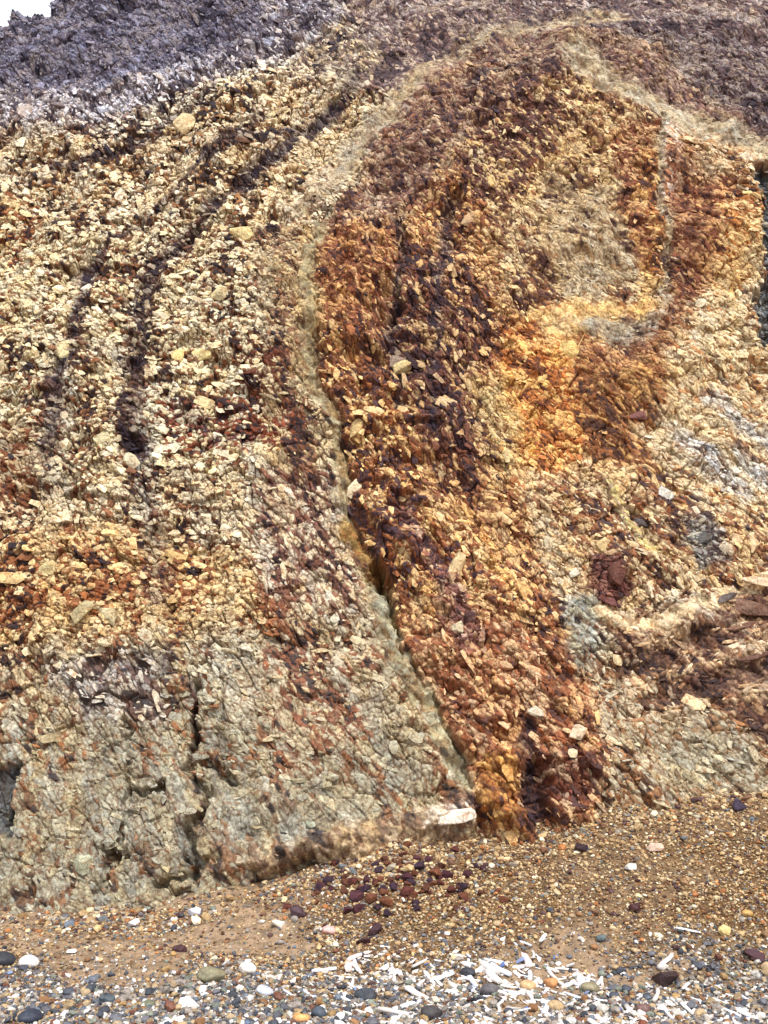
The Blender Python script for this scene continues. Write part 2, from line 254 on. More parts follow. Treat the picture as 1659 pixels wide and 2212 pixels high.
# bedding coordinate: signed distance from the fold that sweeps over the arch and down the seam
def sdist(pts):
    q = [on_cliff(*p) for p in pts]; d = np.full(gx.shape, 99.0); sg = np.ones(gx.shape)
    for i in range(len(q) - 1):
        (ax, az), (bx, bz) = q[i], q[i + 1]; dd, t = segd(ax, az, bx, bz); m = dd < d
        d = np.where(m, dd, d); sg = np.where(m, np.sign((bx - ax) * (gz - az) - (bz - az) * (gx - ax)), sg)
    return d * sg
b1_ = sdist([(2600, 300), (1900, 60), (1500, -40), (1200, 0), (1000, 70), (850, 220), (740, 380)] + SEAM + [(1060, 1900)])
b2_ = sdist([(900, 900), (1000, 420), (1180, 190), (1300, 200), (1425, 300), (1440, 600), (1420, 690), (1330, 740), (1290, 900), (1400, 1060), (1700, 1300)]) + .35
b0_ = sdist([(1100, -160), (720, 210), (525, 390), (445, 430), (360, 540), (312, 640), (285, 830), (270, 960), (290, 1300), (300, 2400)]) - 1.25
wl_ = sst(-.5, -1.1, b1_); b1_ = b1_ * (1 - wl_) + b0_ * wl_
wr = np.zeros(gx.shape); qs = [on_cliff(*p) for p in [(1120, 60), (1420, 160), (1900, 400), (1900, 1900), (1330, 1900), (1250, 1300), (1080, 900), (960, 500)]]
dd_ = np.full(gx.shape, 9.0); in_ = np.zeros(gx.shape, bool)
for i in range(len(qs)):
    (ax, az), (bx, bz) = qs[i], qs[(i + 1) % len(qs)]; dd_ = np.minimum(dd_, segd(ax, az, bx, bz)[0]); in_ ^= ((az > gz) != (bz > gz)) & (gx < (bx - ax) * (gz - az) / (bz - az + 1e-12) + ax)
wr = sst(-.3, .3, np.where(in_, dd_, -dd_)); R[..., OFF['bed'][0]] = b1_ * (1 - wr) + (b2_ + 3) * wr

def look(u, z):
    fu = np.clip((u - U0) / RS, 0, len(GU) - 1.001); fz = np.clip((z - Z0) / RS, 0, len(GZ) - 1.001)
    i = fz.astype(int); j = fu.astype(int); a = (fz - i).astype(f32)[..., None]; b = (fu - j).astype(f32)[..., None]
    return (R[i, j] * (1 - b) + R[i, j + 1] * b) * (1 - a) + (R[i + 1, j] * (1 - b) + R[i + 1, j + 1] * b) * a
def g(Rv, k):
    a, b = OFF[k]; return Rv[..., a:b] if b - a > 1 else Rv[..., a]

# ------------------------------------------------------------------ materials
def rock_material(name, rough=.85, fine=60.0, bump=.35, spec=.25, veins=False):
    m = bpy.data.materials.new(name); m.use_nodes = True; t = m.node_tree; b = t.nodes['Principled BSDF']; L = t.links.new
    at = t.nodes.new('ShaderNodeAttribute'); at.attribute_name = 'Col'
    co = t.nodes.new('ShaderNodeTexCoord')
    n1 = t.nodes.new('ShaderNodeTexNoise'); n1.inputs['Scale'].default_value = fine; n1.inputs['Detail'].default_value = 6; n1.inputs['Roughness'].default_value = .7
    L(co.outputs['Object'], n1.inputs['Vector'])
    r1 = t.nodes.new('ShaderNodeMapRange'); r1.inputs[1].default_value = .3; r1.inputs[2].default_value = .7; r1.inputs[3].default_value = .55; r1.inputs[4].default_value = 1.4
    L(n1.outputs['Fac'], r1.inputs[0])
    mul = t.nodes.new('ShaderNodeVectorMath'); mul.operation = 'SCALE'
    L(at.outputs['Color'], mul.inputs[0]); L(r1.outputs[0], mul.inputs['Scale'])
    n2 = t.nodes.new('ShaderNodeTexNoise'); n2.inputs['Scale'].default_value = fine * .45; n2.inputs['Detail'].default_value = 5
    L(co.outputs['Object'], n2.inputs['Vector'])
    r2 = t.nodes.new('ShaderNodeMapRange'); r2.inputs[1].default_value = .56; r2.inputs[2].default_value = .68; r2.inputs[3].default_value = 0; r2.inputs[4].default_value = .75 if veins else .4
    L(n2.outputs['Fac'], r2.inputs[0])
    st = t.nodes.new('ShaderNodeVectorMath'); st.operation = 'MULTIPLY'; st.inputs[1].default_value = (.66, .42, .26)   # iron stain tints the rock
    L(mul.outputs[0], st.inputs[0])
    mx = t.nodes.new('ShaderNodeMix'); mx.data_type = 'RGBA'; L(r2.outputs[0], mx.inputs[0]); L(mul.outputs[0], mx.inputs[6]); L(st.outputs[0], mx.inputs[7])
    last = mx.outputs[2]
    if veins:                                          # iron filled joints running through the rock
        wn = t.nodes.new('ShaderNodeVectorMath'); wn.operation = 'MULTIPLY_ADD'; wn.inputs[1].default_value = (.09, .09, .09)
        L(n2.outputs['Color'], wn.inputs[0]); L(co.outputs['Object'], wn.inputs[2])
        for sc_, w0, am in ((11, .045, .7), (29, .08, .30)):
            v = t.nodes.new('ShaderNodeTexVoronoi'); v.feature = 'DISTANCE_TO_EDGE'; v.inputs['Scale'].default_value = sc_; L(wn.outputs[0], v.inputs['Vector'])
            r3 = t.nodes.new('ShaderNodeMapRange'); r3.inputs[1].default_value = w0; r3.inputs[2].default_value = w0 * .25; r3.inputs[3].default_value = 0; r3.inputs[4].default_value = am
            L(v.outputs['Distance'], r3.inputs[0])
            s2 = t.nodes.new('ShaderNodeVectorMath'); s2.operation = 'MULTIPLY'; s2.inputs[1].default_value = (.42, .27, .19); L(last, s2.inputs[0])
            m2 = t.nodes.new('ShaderNodeMix'); m2.data_type = 'RGBA'; L(r3.outputs[0], m2.inputs[0]); L(last, m2.inputs[6]); L(s2.outputs[0], m2.inputs[7]); last = m2.outputs[2]
    L(last, b.inputs['Base Color'])
    bp = t.nodes.new('ShaderNodeBump'); bp.inputs['Strength'].default_value = bump; bp.inputs['Distance'].default_value = .01
    L(n1.outputs['Fac'], bp.inputs['Height']); L(bp.outputs[0], b.inputs['Normal'])
    b.inputs['Roughness'].default_value = rough; b.inputs['Specular IOR Level'].default_value = spec
    return m
M_ROCK = rock_material("weathered_breccia", veins=True); M_PEB = rock_material("beach_pebble", .6, 80, .15, .35)
M_SAND = rock_material("coarse_sand", .9, 140, .8, .15)
def white_material(name):
    m = rock_material(name, .6, 90, .25, .3)
    return m
M_WHITE = white_material("bleached_surface")

def mesh_from(name, V, F, Cc, mat, smooth=None):       # V (n,3), F list of (faces array, verts per face), Cc (n,3)
    me = bpy.data.meshes.new(name)
    V = np.ascontiguousarray(V, f32); me.vertices.add(len(V)); me.vertices.foreach_set('co', V.ravel())
    idx = np.concatenate([f.ravel() for f in F]).astype(np.int32)
    tot = np.concatenate([np.full(len(f), f.shape[1], np.int32) for f in F])
    st = np.concatenate([[0], np.cumsum(tot)[:-1]]).astype(np.int32)
    me.loops.add(len(idx)); me.loops.foreach_set('vertex_index', idx)
    me.polygons.add(len(tot)); me.polygons.foreach_set('loop_start', st); me.polygons.foreach_set('loop_total', tot)
    if smooth is not None: me.polygons.foreach_set('use_smooth', np.asarray(smooth, bool))
    at = me.color_attributes.new('Col', 'FLOAT_COLOR', 'POINT')
    c4 = np.ones((len(V), 4), f32); c4[:, :3] = np.clip(Cc, 0.005, .9); at.data.foreach_set('color', c4.ravel())
    me.update(calc_edges=True); me.materials.append(mat)
    return me
def link(name, me, loc=(0, 0, 0), label=None, cat=None, group=None, kind=None):
    o = bpy.data.objects.new(name, me); SC.collection.objects.link(o); o.location = loc
    if label: o['label'] = label
    if cat: o['category'] = cat
    if group: o['group'] = group
    if kind: o['kind'] = kind
    return o

def proto_angular(seed, n=12):
    r = random.Random(seed); bm = bmesh.new()
    for i in range(n):
        v = Vector((r.gauss(0, 1), r.gauss(0, 1), r.gauss(0, 1))).normalized()
        m = max(abs(v.x), abs(v.y), abs(v.z)); v = v / (m ** .75); v *= r.uniform(.42, .54)
        bm.verts.new(v)
    h = bmesh.ops.convex_hull(bm, input=bm.verts)
    bmesh.ops.delete(bm, geom=[v for v in bm.verts if not v.link_faces], context='VERTS')
    bmesh.ops.recalc_face_normals(bm, faces=bm.faces)
    bmesh.ops.triangulate(bm, faces=bm.faces); bm.verts.index_update()
    V = np.array([v.co[:] for v in bm.verts]); F = np.array([[v.index for v in f.verts] for f in bm.faces]); bm.free()
    return V, F
def proto_round(seed, sub=1, amp=.12):
    bm = bmesh.new(); bmesh.ops.create_icosphere(bm, subdivisions=sub, radius=.5); r = random.Random(seed)
    ds = [(Vector((r.gauss(0, 1), r.gauss(0, 1), r.gauss(0, 1))).normalized(), r.uniform(.28, .46)) for _ in range(6)]
    for v in bm.verts:
        for d, h in ds:
            k = v.co.dot(d)
            if k > h: v.co -= d * (k - h) * .7
        v.co *= 1 + r.uniform(-amp, amp) * .3
    bm.verts.index_update(); V = np.array([v.co[:] for v in bm.verts]); F = np.array([[v.index for v in f.verts] for f in bm.faces]); bm.free()
    return V, F
ANG = [proto_angular(100 + i, 11 + i % 5) for i in range(24)]
RND = [proto_round(200 + i, 2) for i in range(12)]
RNL = [proto_round(300 + i, 1, .25) for i in range(12)]

def rotz(a):
    c, s = np.cos(a), np.sin(a); M = np.zeros((len(a), 3, 3)); M[:, 0, 0] = c; M[:, 0, 1] = -s; M[:, 1, 0] = s; M[:, 1, 1] = c; M[:, 2, 2] = 1; return M
def smallrot(nn, amt, rg):
    a = rg.normal(0, amt, (nn, 3)); th = np.linalg.norm(a, axis=1) + 1e-9; k = a / th[:, None]
    K = np.zeros((nn, 3, 3)); K[:, 0, 1] = -k[:, 2]; K[:, 0, 2] = k[:, 1]; K[:, 1, 0] = k[:, 2]; K[:, 1, 2] = -k[:, 0]; K[:, 2, 0] = -k[:, 1]; K[:, 2, 1] = k[:, 0]
    return np.eye(3) + np.sin(th)[:, None, None] * K + (1 - np.cos(th))[:, None, None] * (K @ K)
def batch(protos, pos, scl, M, col, rg):
    Vs, Fs, Cs = [], [], []; base = 0; pid = rg.integers(0, len(protos), len(pos))
    for p, (PV, PF) in enumerate(protos):
        s = np.nonzero(pid == p)[0]
        if not len(s): continue
        v = np.einsum('nij,nkj->nki', M[s], PV[None] * scl[s][:, None, :]) + pos[s][:, None, :]
        Vs.append(v.reshape(-1, 3)); Fs.append((PF[None] + (np.arange(len(s)) * len(PV))[:, None, None] + base).reshape(-1, 3))
        Cs.append(np.repeat(col[s], len(PV), axis=0)); base += len(s) * len(PV)
    return np.concatenate(Vs), np.concatenate(Fs), np.concatenate(Cs)

# ------------------------------------------------------------------ cliff face: relief and rock colours
TOPP = [(-900, 90), (-200, 55), (0, 48), (14, 46), (20, 16), (70, 18), (100, 14), (108, -6), (160, -30), (300, -90), (800, -120), (2400, -160)]
tp = [on_cliff(*p) for p in TOPP]; TX = np.array([p[0] for p in tp]); TZ = np.array([p[1] for p in tp])
def spaced(lo, hi, fine, a, b, grow=1.12):
    m = list(np.arange(a, b, fine)); s = fine; x = m[-1]
    while x < hi: s *= grow; x += s; m.append(x)
    s = fine; x = m[0]; L = []
    while x > lo: s *= grow; x -= s; L.append(x)
    return np.array(L[::-1] + m)
US = spaced(-16, 16, .0052, -3.9, 3.9); NV = 1480
sv = np.linspace(0, 1, NV)
ztop = np.interp(US, TX, TZ) + .03 * np.sign(vnoise(US * 6, US * 0, 88)) * (np.abs(US) < 5)
uu, vv = np.meshgrid(US, sv)
zz = -.35 + vv * (ztop[None, :] + .35)
def relief_and_colour(u, z, Rv, colour=True):
    s = z * math.hypot(1, LEAN)
    wu = .05 * fbm(u * 3, s * 3, 40, 3); wz = .05 * fbm(u * 3, s * 3, 50, 3)
    a = u + wu; b = s + wz
    flat = g(Rv, 'flat'); k = 1 - .93 * flat; size = np.clip(g(Rv, 'size'), .4, 1.4)
    calm = 1 - .6 * sst(1.7, 1.0, z) * sst(.4, -.2, u); D = .20 * fbm(u * .55, s * .55, 20, 4) + .14 * calm * fbm(u * 2.2, s * 2.2, 24, 4) + .03 * fbm(u * 9, s * 9, 28, 3)
    D = D + g(Rv, 'dep') * (1 + .8 * fbm(u * 7, s * 7, 60, 3))
    th = math.radians(-50); ra = a * math.cos(th) + b * math.sin(th); rb = -a * math.sin(th) + b * math.cos(th)
    big = sst(.85, 1.15, size)
    out = []
    for (cell, amp, seed) in ((.19, .55, 70), (.080, .52, 80), (.034, .8, 90)):
        mix_w = 1 - big if cell < .1 else .5
        F1, F2, DX, DY, CX, CY = voro(ra / (cell * 1.6), rb / (cell * .75), seed)
        F1b, F2b, DXb, DYb, CXb, CYb = voro(a / cell, b / (cell * .8), seed + 5)
        sel = (hsh(np.floor(CXb), np.floor(CYb), seed + 7) * .5 + .25 > big) if cell < .1 else (hsh(np.floor(CXb), np.floor(CYb), seed + 7) > .5)
        F1 = np.where(sel, F1, F1b); F2 = np.where(sel, F2, F2b); DX = np.where(sel, DX, DXb); DY = np.where(sel, DY, DYb); CX = np.where(sel, CX, CXb); CY = np.where(sel, CY, CYb)
        r1 = hsh(CX, CY, seed + 11); r2 = hsh(CX, CY, seed + 12); r3 = hsh(CX, CY, seed + 13); e = F2 - F1; wc = {.19: .06, .080: .11, .034: .20}[cell]
        h = (DX * (r1 - .5) + DY * (r2 - .55)) * 1.25 + (r3 - .5) * .6 - .85 * (1 - sst(.0, wc, e))
        D = D + h * cell * .42 * amp * k * ((.6 + .5 * size) if cell < .05 else np.clip(1.45 * size - .35, .2, 1.3))
        out.append((e, r1, r2, r3))
    if not colour: return D
    return D, out
def streaks(u, z, Rv):                                 # thin beds that follow the fold
    b = g(Rv, 'bed') + .02 * fbm(u * 5, z * 5, 150, 2)
    return fbm(b * 9, z * .9 + u * .3, 151, 4) * 1.0 + .5 * fbm(b * 26, z * 2.5, 156, 2)
def clumps(u, z):                                      # patches where rust or dark rock gathers, drawn out down the dip
    p = (u * .64 - z * .77); q = (u * .77 + z * .64)
    return (fbm(p * 1.6, q * 4.2, 45, 4) + .8 * fbm(u * 7, z * 7, 48, 3)) * .55
CC = np.zeros(uu.shape + (3,), f32); DD = np.zeros(uu.shape, f32)
wx = uu + .09 * fbm(uu * 3, zz * 3, 31, 4) + .05 * fbm(uu * 18, zz * 18, 35, 3); wz_ = zz + .09 * fbm(uu * 3, zz * 3, 33, 4) + .05 * fbm(uu * 18, zz * 18, 37, 3)
for i0 in range(0, NV, 125):
    sl_ = slice(i0, min(NV, i0 + 125)); u = uu[sl_]; z = zz[sl_]; Rv = look(wx[sl_], wz_[sl_])
    D, o = relief_and_colour(u, z, Rv); DD[sl_] = D
    e2, a1, a2, a3 = o[1]; e3, b1, b2, b3 = o[2]
    clump = clumps(u, z) * .8 + .65 * streaks(u, z, Rv); hue = streaks(u + 3.1, z + 7.7, Rv)
    flat = g(Rv, 'flat'); rs = g(Rv, 'rs'); ds = g(Rv, 'ds')
    rr = (.5 * a1 + .5 * b1 - .5) * 1.4 + .5 + clump * .8
    rr = rr * (1 - .5 * flat) + .25 * flat
    rs = rs * .88; pr = np.clip(sst(rs + ds + .06, rs + ds - .06, rr), 0, 1)[..., None]; dk = np.clip(sst(ds + .03, ds - .03, rr), 0, 1)[..., None]
    pale = g(Rv, 'pale') * (1.06 + .55 * (b2 - .5) + .35 * (a2 - .5))[..., None] * (1 + np.stack([.10 * (a3 - .5), 0 * a3, -.22 * (a3 - .5)], -1)) * (1 + np.stack([.10 * hue, -.03 * hue, -.26 * hue], -1)) * (1 - .14 * clump)[..., None]
    rust = g(Rv, 'rust') * (1 + .7 * (b3 - .4))[..., None] * (1 + np.stack([.2 * (b2 - .5), 0 * a3, -.25 * (b2 - .5)], -1))
    c = pale * (1 - pr) + rust * pr; c = c * (1 - dk) + g(Rv, 'dark') * (.7 + .7 * b2)[..., None] * dk
    mtx = ((1 - sst(.02, .15, np.minimum(e2, e3 * .8))) * (1 - .8 * flat) * .85)[..., None]      # fine brown matrix between the clasts
    c = c * (1 - mtx) + (g(Rv, 'rust') * .62 + g(Rv, 'dark') * .2) * mtx
    CC[sl_] = c
def cliff_pos(u, z, d):
    return np.stack([u, CY0 + LEAN * z + NRM[1] * d, z + NRM[2] * d], -1)
Vc = cliff_pos(uu, zz, DD)
# the top breaks back into a rough plateau
NB = 70; tb = (np.linspace(0, 1, NB + 1)[1:]) ** 1.8 * 9
last = Vc[-1]; ub = np.repeat(US[None], NB, 0); tbb = np.repeat(tb[:, None], len(US), 1)
back = np.stack([ub, last[None, :, 1] + tbb, last[None, :, 2] + .12 * tbb + .22 * fbm(ub * 1.5, tbb * 1.5, 99, 4) * np.clip(tbb, 0, 1)], -1)
Vall = np.concatenate([Vc, back]); Call = np.concatenate([CC, np.repeat(CC[-1:], NB, 0)])
nr, nc = Vall.shape[:2]; ii = np.arange(nr * nc).reshape(nr, nc)
Q = np.stack([ii[:-1, :-1], ii[:-1, 1:], ii[1:, 1:], ii[1:, :-1]], -1).reshape(-1, 4)
# angular clasts standing proud of the face (part of the same rock)
def depth_at(u, z):
    j = np.clip(np.searchsorted(US, u) - 1, 0, len(US) - 2)
    zt = ztop[j]; i = np.clip(((z + .35) / (zt + .35) * (NV - 1)).astype(int), 0, NV - 1); return DD[i, j]
rg = np.random.default_rng(11)
NF = 62000
fu = rg.uniform(-4.1, 4.1, NF); fz = rg.uniform(-.1, 8.3, NF); fz = np.minimum(fz, np.interp(fu, TX, TZ) - .01)
keep = np.abs(fu) < 2.35 + .27 * np.clip(fz, 0, 9) ; fu = fu[keep]; fz = fz[keep]
Rv = look(fu + .09 * fbm(fu * 3, fz * 3, 31, 4) + .05 * fbm(fu * 18, fz * 18, 35, 3), fz + .09 * fbm(fu * 3, fz * 3, 33, 4) + .05 * fbm(fu * 18, fz * 18, 37, 3))
flat = g(Rv, 'flat'); size = g(Rv, 'size'); keep = rg.random(len(fu)) > flat * .96 + np.clip(.28 + 1.1 * fbm(fu * 1.3, fz * 1.3, 171, 4), 0, .8); fu = fu[keep]; fz = fz[keep]; Rv = Rv[keep]; size = size[keep]
nf = len(fu); S = np.clip(.021 * np.exp(rg.normal(0, .48, nf)), .010, .085) * (.55 + .6 * size)
th = .5 * np.arctan2(g(Rv, 'si'), g(Rv, 'co')) + rg.normal(0, .38, nf)
el = np.where(size > .95, rg.uniform(1.05, 1.9, nf), rg.uniform(1.3, 2.5, nf))
scl = np.stack([S * el, S / np.sqrt(el), S * rg.uniform(.3, .6, nf)], -1)
T1 = np.array([1., 0, 0]); c_, s_ = np.cos(th)[:, None], np.sin(th)[:, None]
ax = T1 * c_ + TUP * s_; ay = -T1 * s_ + TUP * c_; az = np.repeat(NRM[None], nf, 0)
Mf = np.stack([ax, ay, az], -1) @ smallrot(nf, .16, rg)
dz_ = depth_at(fu, fz) + scl[:, 2] * rg.uniform(-.46, .04, nf); pos = cliff_pos(fu, fz, dz_)
r = .5 + (rg.random(nf) - .5) * .8 + (clumps(fu, fz) * .8 + .65 * streaks(fu, fz, Rv)) * .8; rs = g(Rv, 'rs') * np.clip(1.02 - S * 9, .3, 1.1); ds = g(Rv, 'ds')
cf = np.where((r < ds)[:, None], g(Rv, 'dark') * 1.1, np.where((r < ds + rs)[:, None], g(Rv, 'rust') * (1 + .7 * (rg.random(nf) - .4))[:, None], g(Rv, 'pale') * (1.08 + .6 * (rg.random(nf) - .5))[:, None]))
t_ = (rg.random(nf) - .5) * .8 + .55 * streaks(fu + 3.1, fz + 7.7, Rv); cf = cf * (1 + np.stack([.14 * t_, 0 * t_, -.3 * t_], -1))
Vf, Ff, Cf = batch(ANG, pos, scl, Mf, cf, rg)
# broader flush plates where the rock is coarse
npl = 11000; pu = rg.uniform(-4.0, 4.0, npl); pz = rg.uniform(-.1, 8.2, npl); pz = np.minimum(pz, np.interp(pu, TX, TZ) - .05)
Rp = look(pu + .09 * fbm(pu * 3, pz * 3, 31, 4), pz + .09 * fbm(pu * 3, pz * 3, 33, 4)); kp = (rg.random(npl) < np.clip((g(Rp, 'size') - .62) * 1.3, 0, .6) * (1 - g(Rp, 'flat'))) & (rg.random(npl) > g(Rp, 'rs') + clumps(pu, pz) * .7 + 1.0 * streaks(pu, pz, Rp) - .1)
pu, pz, Rp = pu[kp], pz[kp], Rp[kp]; n_p = len(pu); Sp = np.clip(.052 * np.exp(rg.normal(0, .32, n_p)), .03, .12)
sp = np.stack([Sp * rg.uniform(1, 1.6, n_p), Sp * rg.uniform(.6, .95, n_p), Sp * rg.uniform(.22, .4, n_p)], -1); tp_ = .5 * np.arctan2(g(Rp, 'si'), g(Rp, 'co')) + rg.normal(0, .45, n_p)
c_, s_ = np.cos(tp_)[:, None], np.sin(tp_)[:, None]; Mp = np.stack([T1 * c_ + TUP * s_, -T1 * s_ + TUP * c_, np.repeat(NRM[None], n_p, 0)], -1) @ smallrot(n_p, .16, rg)
dp_ = np.maximum(depth_at(pu, pz), .5 * (depth_at(pu + .02, pz) + depth_at(pu - .02, pz))) - sp[:, 2] * rg.uniform(.05, .36, n_p)
t_ = (rg.random(n_p) - .5)[:, None]; cp_ = g(Rp, 'pale') * (1.12 + .35 * (rg.random(n_p) - .5))[:, None] * (1 + t_ * np.array([.1, 0, -.25]))
Vp, Fp, Cp = batch(ANG, cliff_pos(pu, pz, dp_), sp, Mp, cp_, rg)
Ff = np.concatenate([Ff, Fp + len(Vf)]); Vf = np.concatenate([Vf, Vp]); Cf = np.concatenate([Cf, Cp])
Va = Vall.reshape(-1, 3); Fq = Q
me = mesh_from('cliff', np.concatenate([Va, Vf]), [Fq, Ff + len(Va)], np.concatenate([Call.reshape(-1, 3), Cf]), M_ROCK,
               np.concatenate([np.ones(len(Fq), bool), np.zeros(len(Ff), bool)]))
link('cliff', me, kind='structure')

# ------------------------------------------------------------------ ground: beach and scree apron in one sheet
gxs = spaced(-60, 60, .012, -3.2, 3.2, 1.15); gys = spaced(-60, 40, .012, 3.3, 6.4, 1.15)
X, Y = np.meshgrid(gxs, gys); Zg = ground(X, Y) + np.where(np.abs(X) < 4, .006 * fbm(X * 40, Y * 40, 8, 2), 0)
Zg = np.where((Y > 6.6), np.minimum(Zg, 1.0), Zg); Zg = np.where(Y < 0, np.maximum(Zg, -.15), Zg)
def scree_mask(x, y):                                  # 1 on the ochre scree, 0 on the beach
    zc = np.interp(x, CXs, CZs)
    return sst(-.04, .10, ground_base(x, y) - (0.03 * (y - 4) + .03) - .05 + .12 * fbm(x * 2, y * 2, 61, 3)) * (.35 + .65 * sst(-1.2, .2, x + .3 * fbm(x * 2, y * 2, 63, 3)))
def sand_mask(x, y):
    n = fbm(x * 1.6, y * 2.6, 65, 4)
    return np.maximum(sst(.02, .30, n + .55 * np.exp(-((x + 1.15) / .55) ** 2 - ((y - 4.95) / .22) ** 2) + .25 * np.exp(-((x + 1.6) / .9) ** 2 - ((y - 4.4) / .15) ** 2)) * (1 - .7 * scree_mask(x, y)), 0)
sm = np.maximum(scree_mask(X, Y), .7 * sst(4.2, 4.9, Y))[..., None]; sa = sand_mask(X, Y)[..., None]
cg = lin((128, 106, 84)) * (1 - sm) + lin((112, 86, 58)) * sm; cg = cg * (1 - sa) + lin((168, 142, 116)) * sa
cg = cg * (.85 + .6 * fbm(X * 30, Y * 30, 67, 3))[..., None]
nr, nc = X.shape; ii = np.arange(nr * nc).reshape(nr, nc)
Q = np.stack([ii[:-1, :-1], ii[:-1, 1:], ii[1:, 1:], ii[1:, :-1]], -1).reshape(-1, 4)
me = mesh_from('beach', np.stack([X, Y, Zg], -1).reshape(-1, 3), [Q], cg.reshape(-1, 3), M_SAND, np.ones(len(Q), bool))
link('ground', me, kind='structure')

# gravel, as one mass
PB = [lin(c) for c in ((214, 208, 200), (150, 140, 132), (104, 104, 112), (70, 74, 84), (176, 152, 118), (150, 108, 72), (236, 232, 230), (112, 122, 136), (178, 144, 96), (118, 76, 60), (130, 136, 124))]
PW = np.array([.12, .20, .17, .13, .14, .07, .05, .04, .03, .04, .05]); PW /= PW.sum()
PS = [lin(c) for c in ((184, 156, 114), (156, 128, 92), (124, 96, 68), (202, 180, 142), (104, 72, 52), (150, 140, 124), (168, 110, 64), (78, 54, 54), (104, 108, 112), (220, 206, 178))]
SW = np.array([.18, .2, .17, .11, .11, .08, .04, .08, .05, .03]); SW /= SW.sum()
PB = np.array(PB); PS = np.array(PS)
def pebble_cols(x, y, rg):
    m = np.maximum(scree_mask(x, y), .75 * sst(4.25, 4.9, y)) > rg.random(len(x))
    c = np.where(m[:, None], PS[rg.choice(len(PS), len(x), p=SW)], PB[rg.choice(len(PB), len(x), p=PW)])
    return c * np.where(m, 1.02, .78)[:, None] * (1 + .5 * (rg.random(len(x)) - .5))[:, None], m
rg = np.random.default_rng(21)
NG = 165000
x = rg.uniform(-2.9, 2.9, NG); y = 3.7 + 2.2 * rg.random(NG) ** .9
edge = rg.random(NG) < .05; y = np.where(edge, CY0 + LEAN * np.interp(x, CXs, CZs) - np.abs(rg.normal(0, .09, NG)) + .05, y)
zc = np.interp(x, CXs, CZs); ok = (y < CY0 + LEAN * zc + .12) & (np.abs(x) < .43 * y + .35) & (rg.random(NG) > sand_mask(x, y) * .85); x = x[ok]; y = y[ok]
N = len(x); far = sst(-2.2, -.6, x)
S = np.clip(.0115 * np.exp(rg.normal(0, .48, N)), .005, .05)
c, m = pebble_cols(x, y, rg); S = S * np.where((np.interp(x, CXs, CZs) * LEAN + CY0 - y < .2) & (rg.random(N) < .15), 1.9, 1.0) * np.where(m, .80, .85 + .30 * sst(4.7, 4.0, y))
scl = np.stack([S * rg.uniform(1, 1.5, N), S, S * rg.uniform(.5, .85, N)], -1)
Mg = rotz(rg.uniform(0, 6.28, N)) @ smallrot(N, .35, rg)
P_ = np.stack([x, y, ground(x, y) + scl[:, 2] * rg.uniform(.0, .45, N)], -1)
small = S < .016
V1, F1_, C1 = batch(ANG, P_[small], scl[small], Mg[small], c[small], rg)
V2, F2_, C2 = batch(RNL, P_[~small], scl[~small], Mg[~small], c[~small], rg)
me = mesh_from('gravel', np.concatenate([V1, V2]), [F1_, F2_ + len(V1)], np.concatenate([C1, C2]), M_PEB, np.zeros(len(F1_) + len(F2_), bool))
link('gravel', me, label='loose ochre and grey gravel covering the scree and the beach below the cliff', cat='gravel', kind='stuff')

# ------------------------------------------------------------------ single things
def hit_ground(px, py):
    dx, dy, dz = ray(px, py); t = 3.0
    while t < 12:
        if CAM_H + dz * t < float(ground(dx * t, dy * t)): break
        t += .01
    return dx * t, dy * t, float(ground(dx * t, dy * t))
def stone_mesh(name, rnd_, size3, col, seed, rough=.05, M=None, mat=None, smooth=False):
    r = random.Random(seed); bm = bmesh.new()
    V, F = (proto_round(seed, 3, .06) if rnd_ else proto_angular(seed, 15))
    vs = [bm.verts.new(v) for v in V]
    for f in F: bm.faces.new([vs[i] for i in f])
    if not rnd_:
        bmesh.ops.bevel(bm, geom=list(bm.edges), offset=.035, segments=1, affect='EDGES')
        bmesh.ops.triangulate(bm, faces=bm.faces)
        bmesh.ops.subdivide_edges(bm, edges=list(bm.edges), cuts=1)
        for v in bm.verts: v.co *= 1 + r.uniform(-rough, rough) * .5
    bmesh.ops.triangulate(bm, faces=bm.faces); bm.verts.index_update()
    V = np.array([v.co[:] for v in bm.verts]) * np.array(size3); F = np.array([[v.index for v in f.verts] for f in bm.faces]); bm.free()
    if M is not None: V = V @ np.asarray(M).T
    rr = np.random.default_rng(seed)
    base = lin(col) * (.86 if not rnd_ else 1); C = base[None] * (1 + .25 * (rr.random(len(V)) - .5))[:, None]
    n_ = fbm(V[:, 0] * 30 + seed, V[:, 2] * 30 + V[:, 1] * 20, seed, 3); C = C * (1 + .5 * n_)[:, None]
    return mesh_from(name, V, [F], C, mat or (M_PEB if rnd_ else M_ROCK), np.full(len(F), bool(rnd_)))
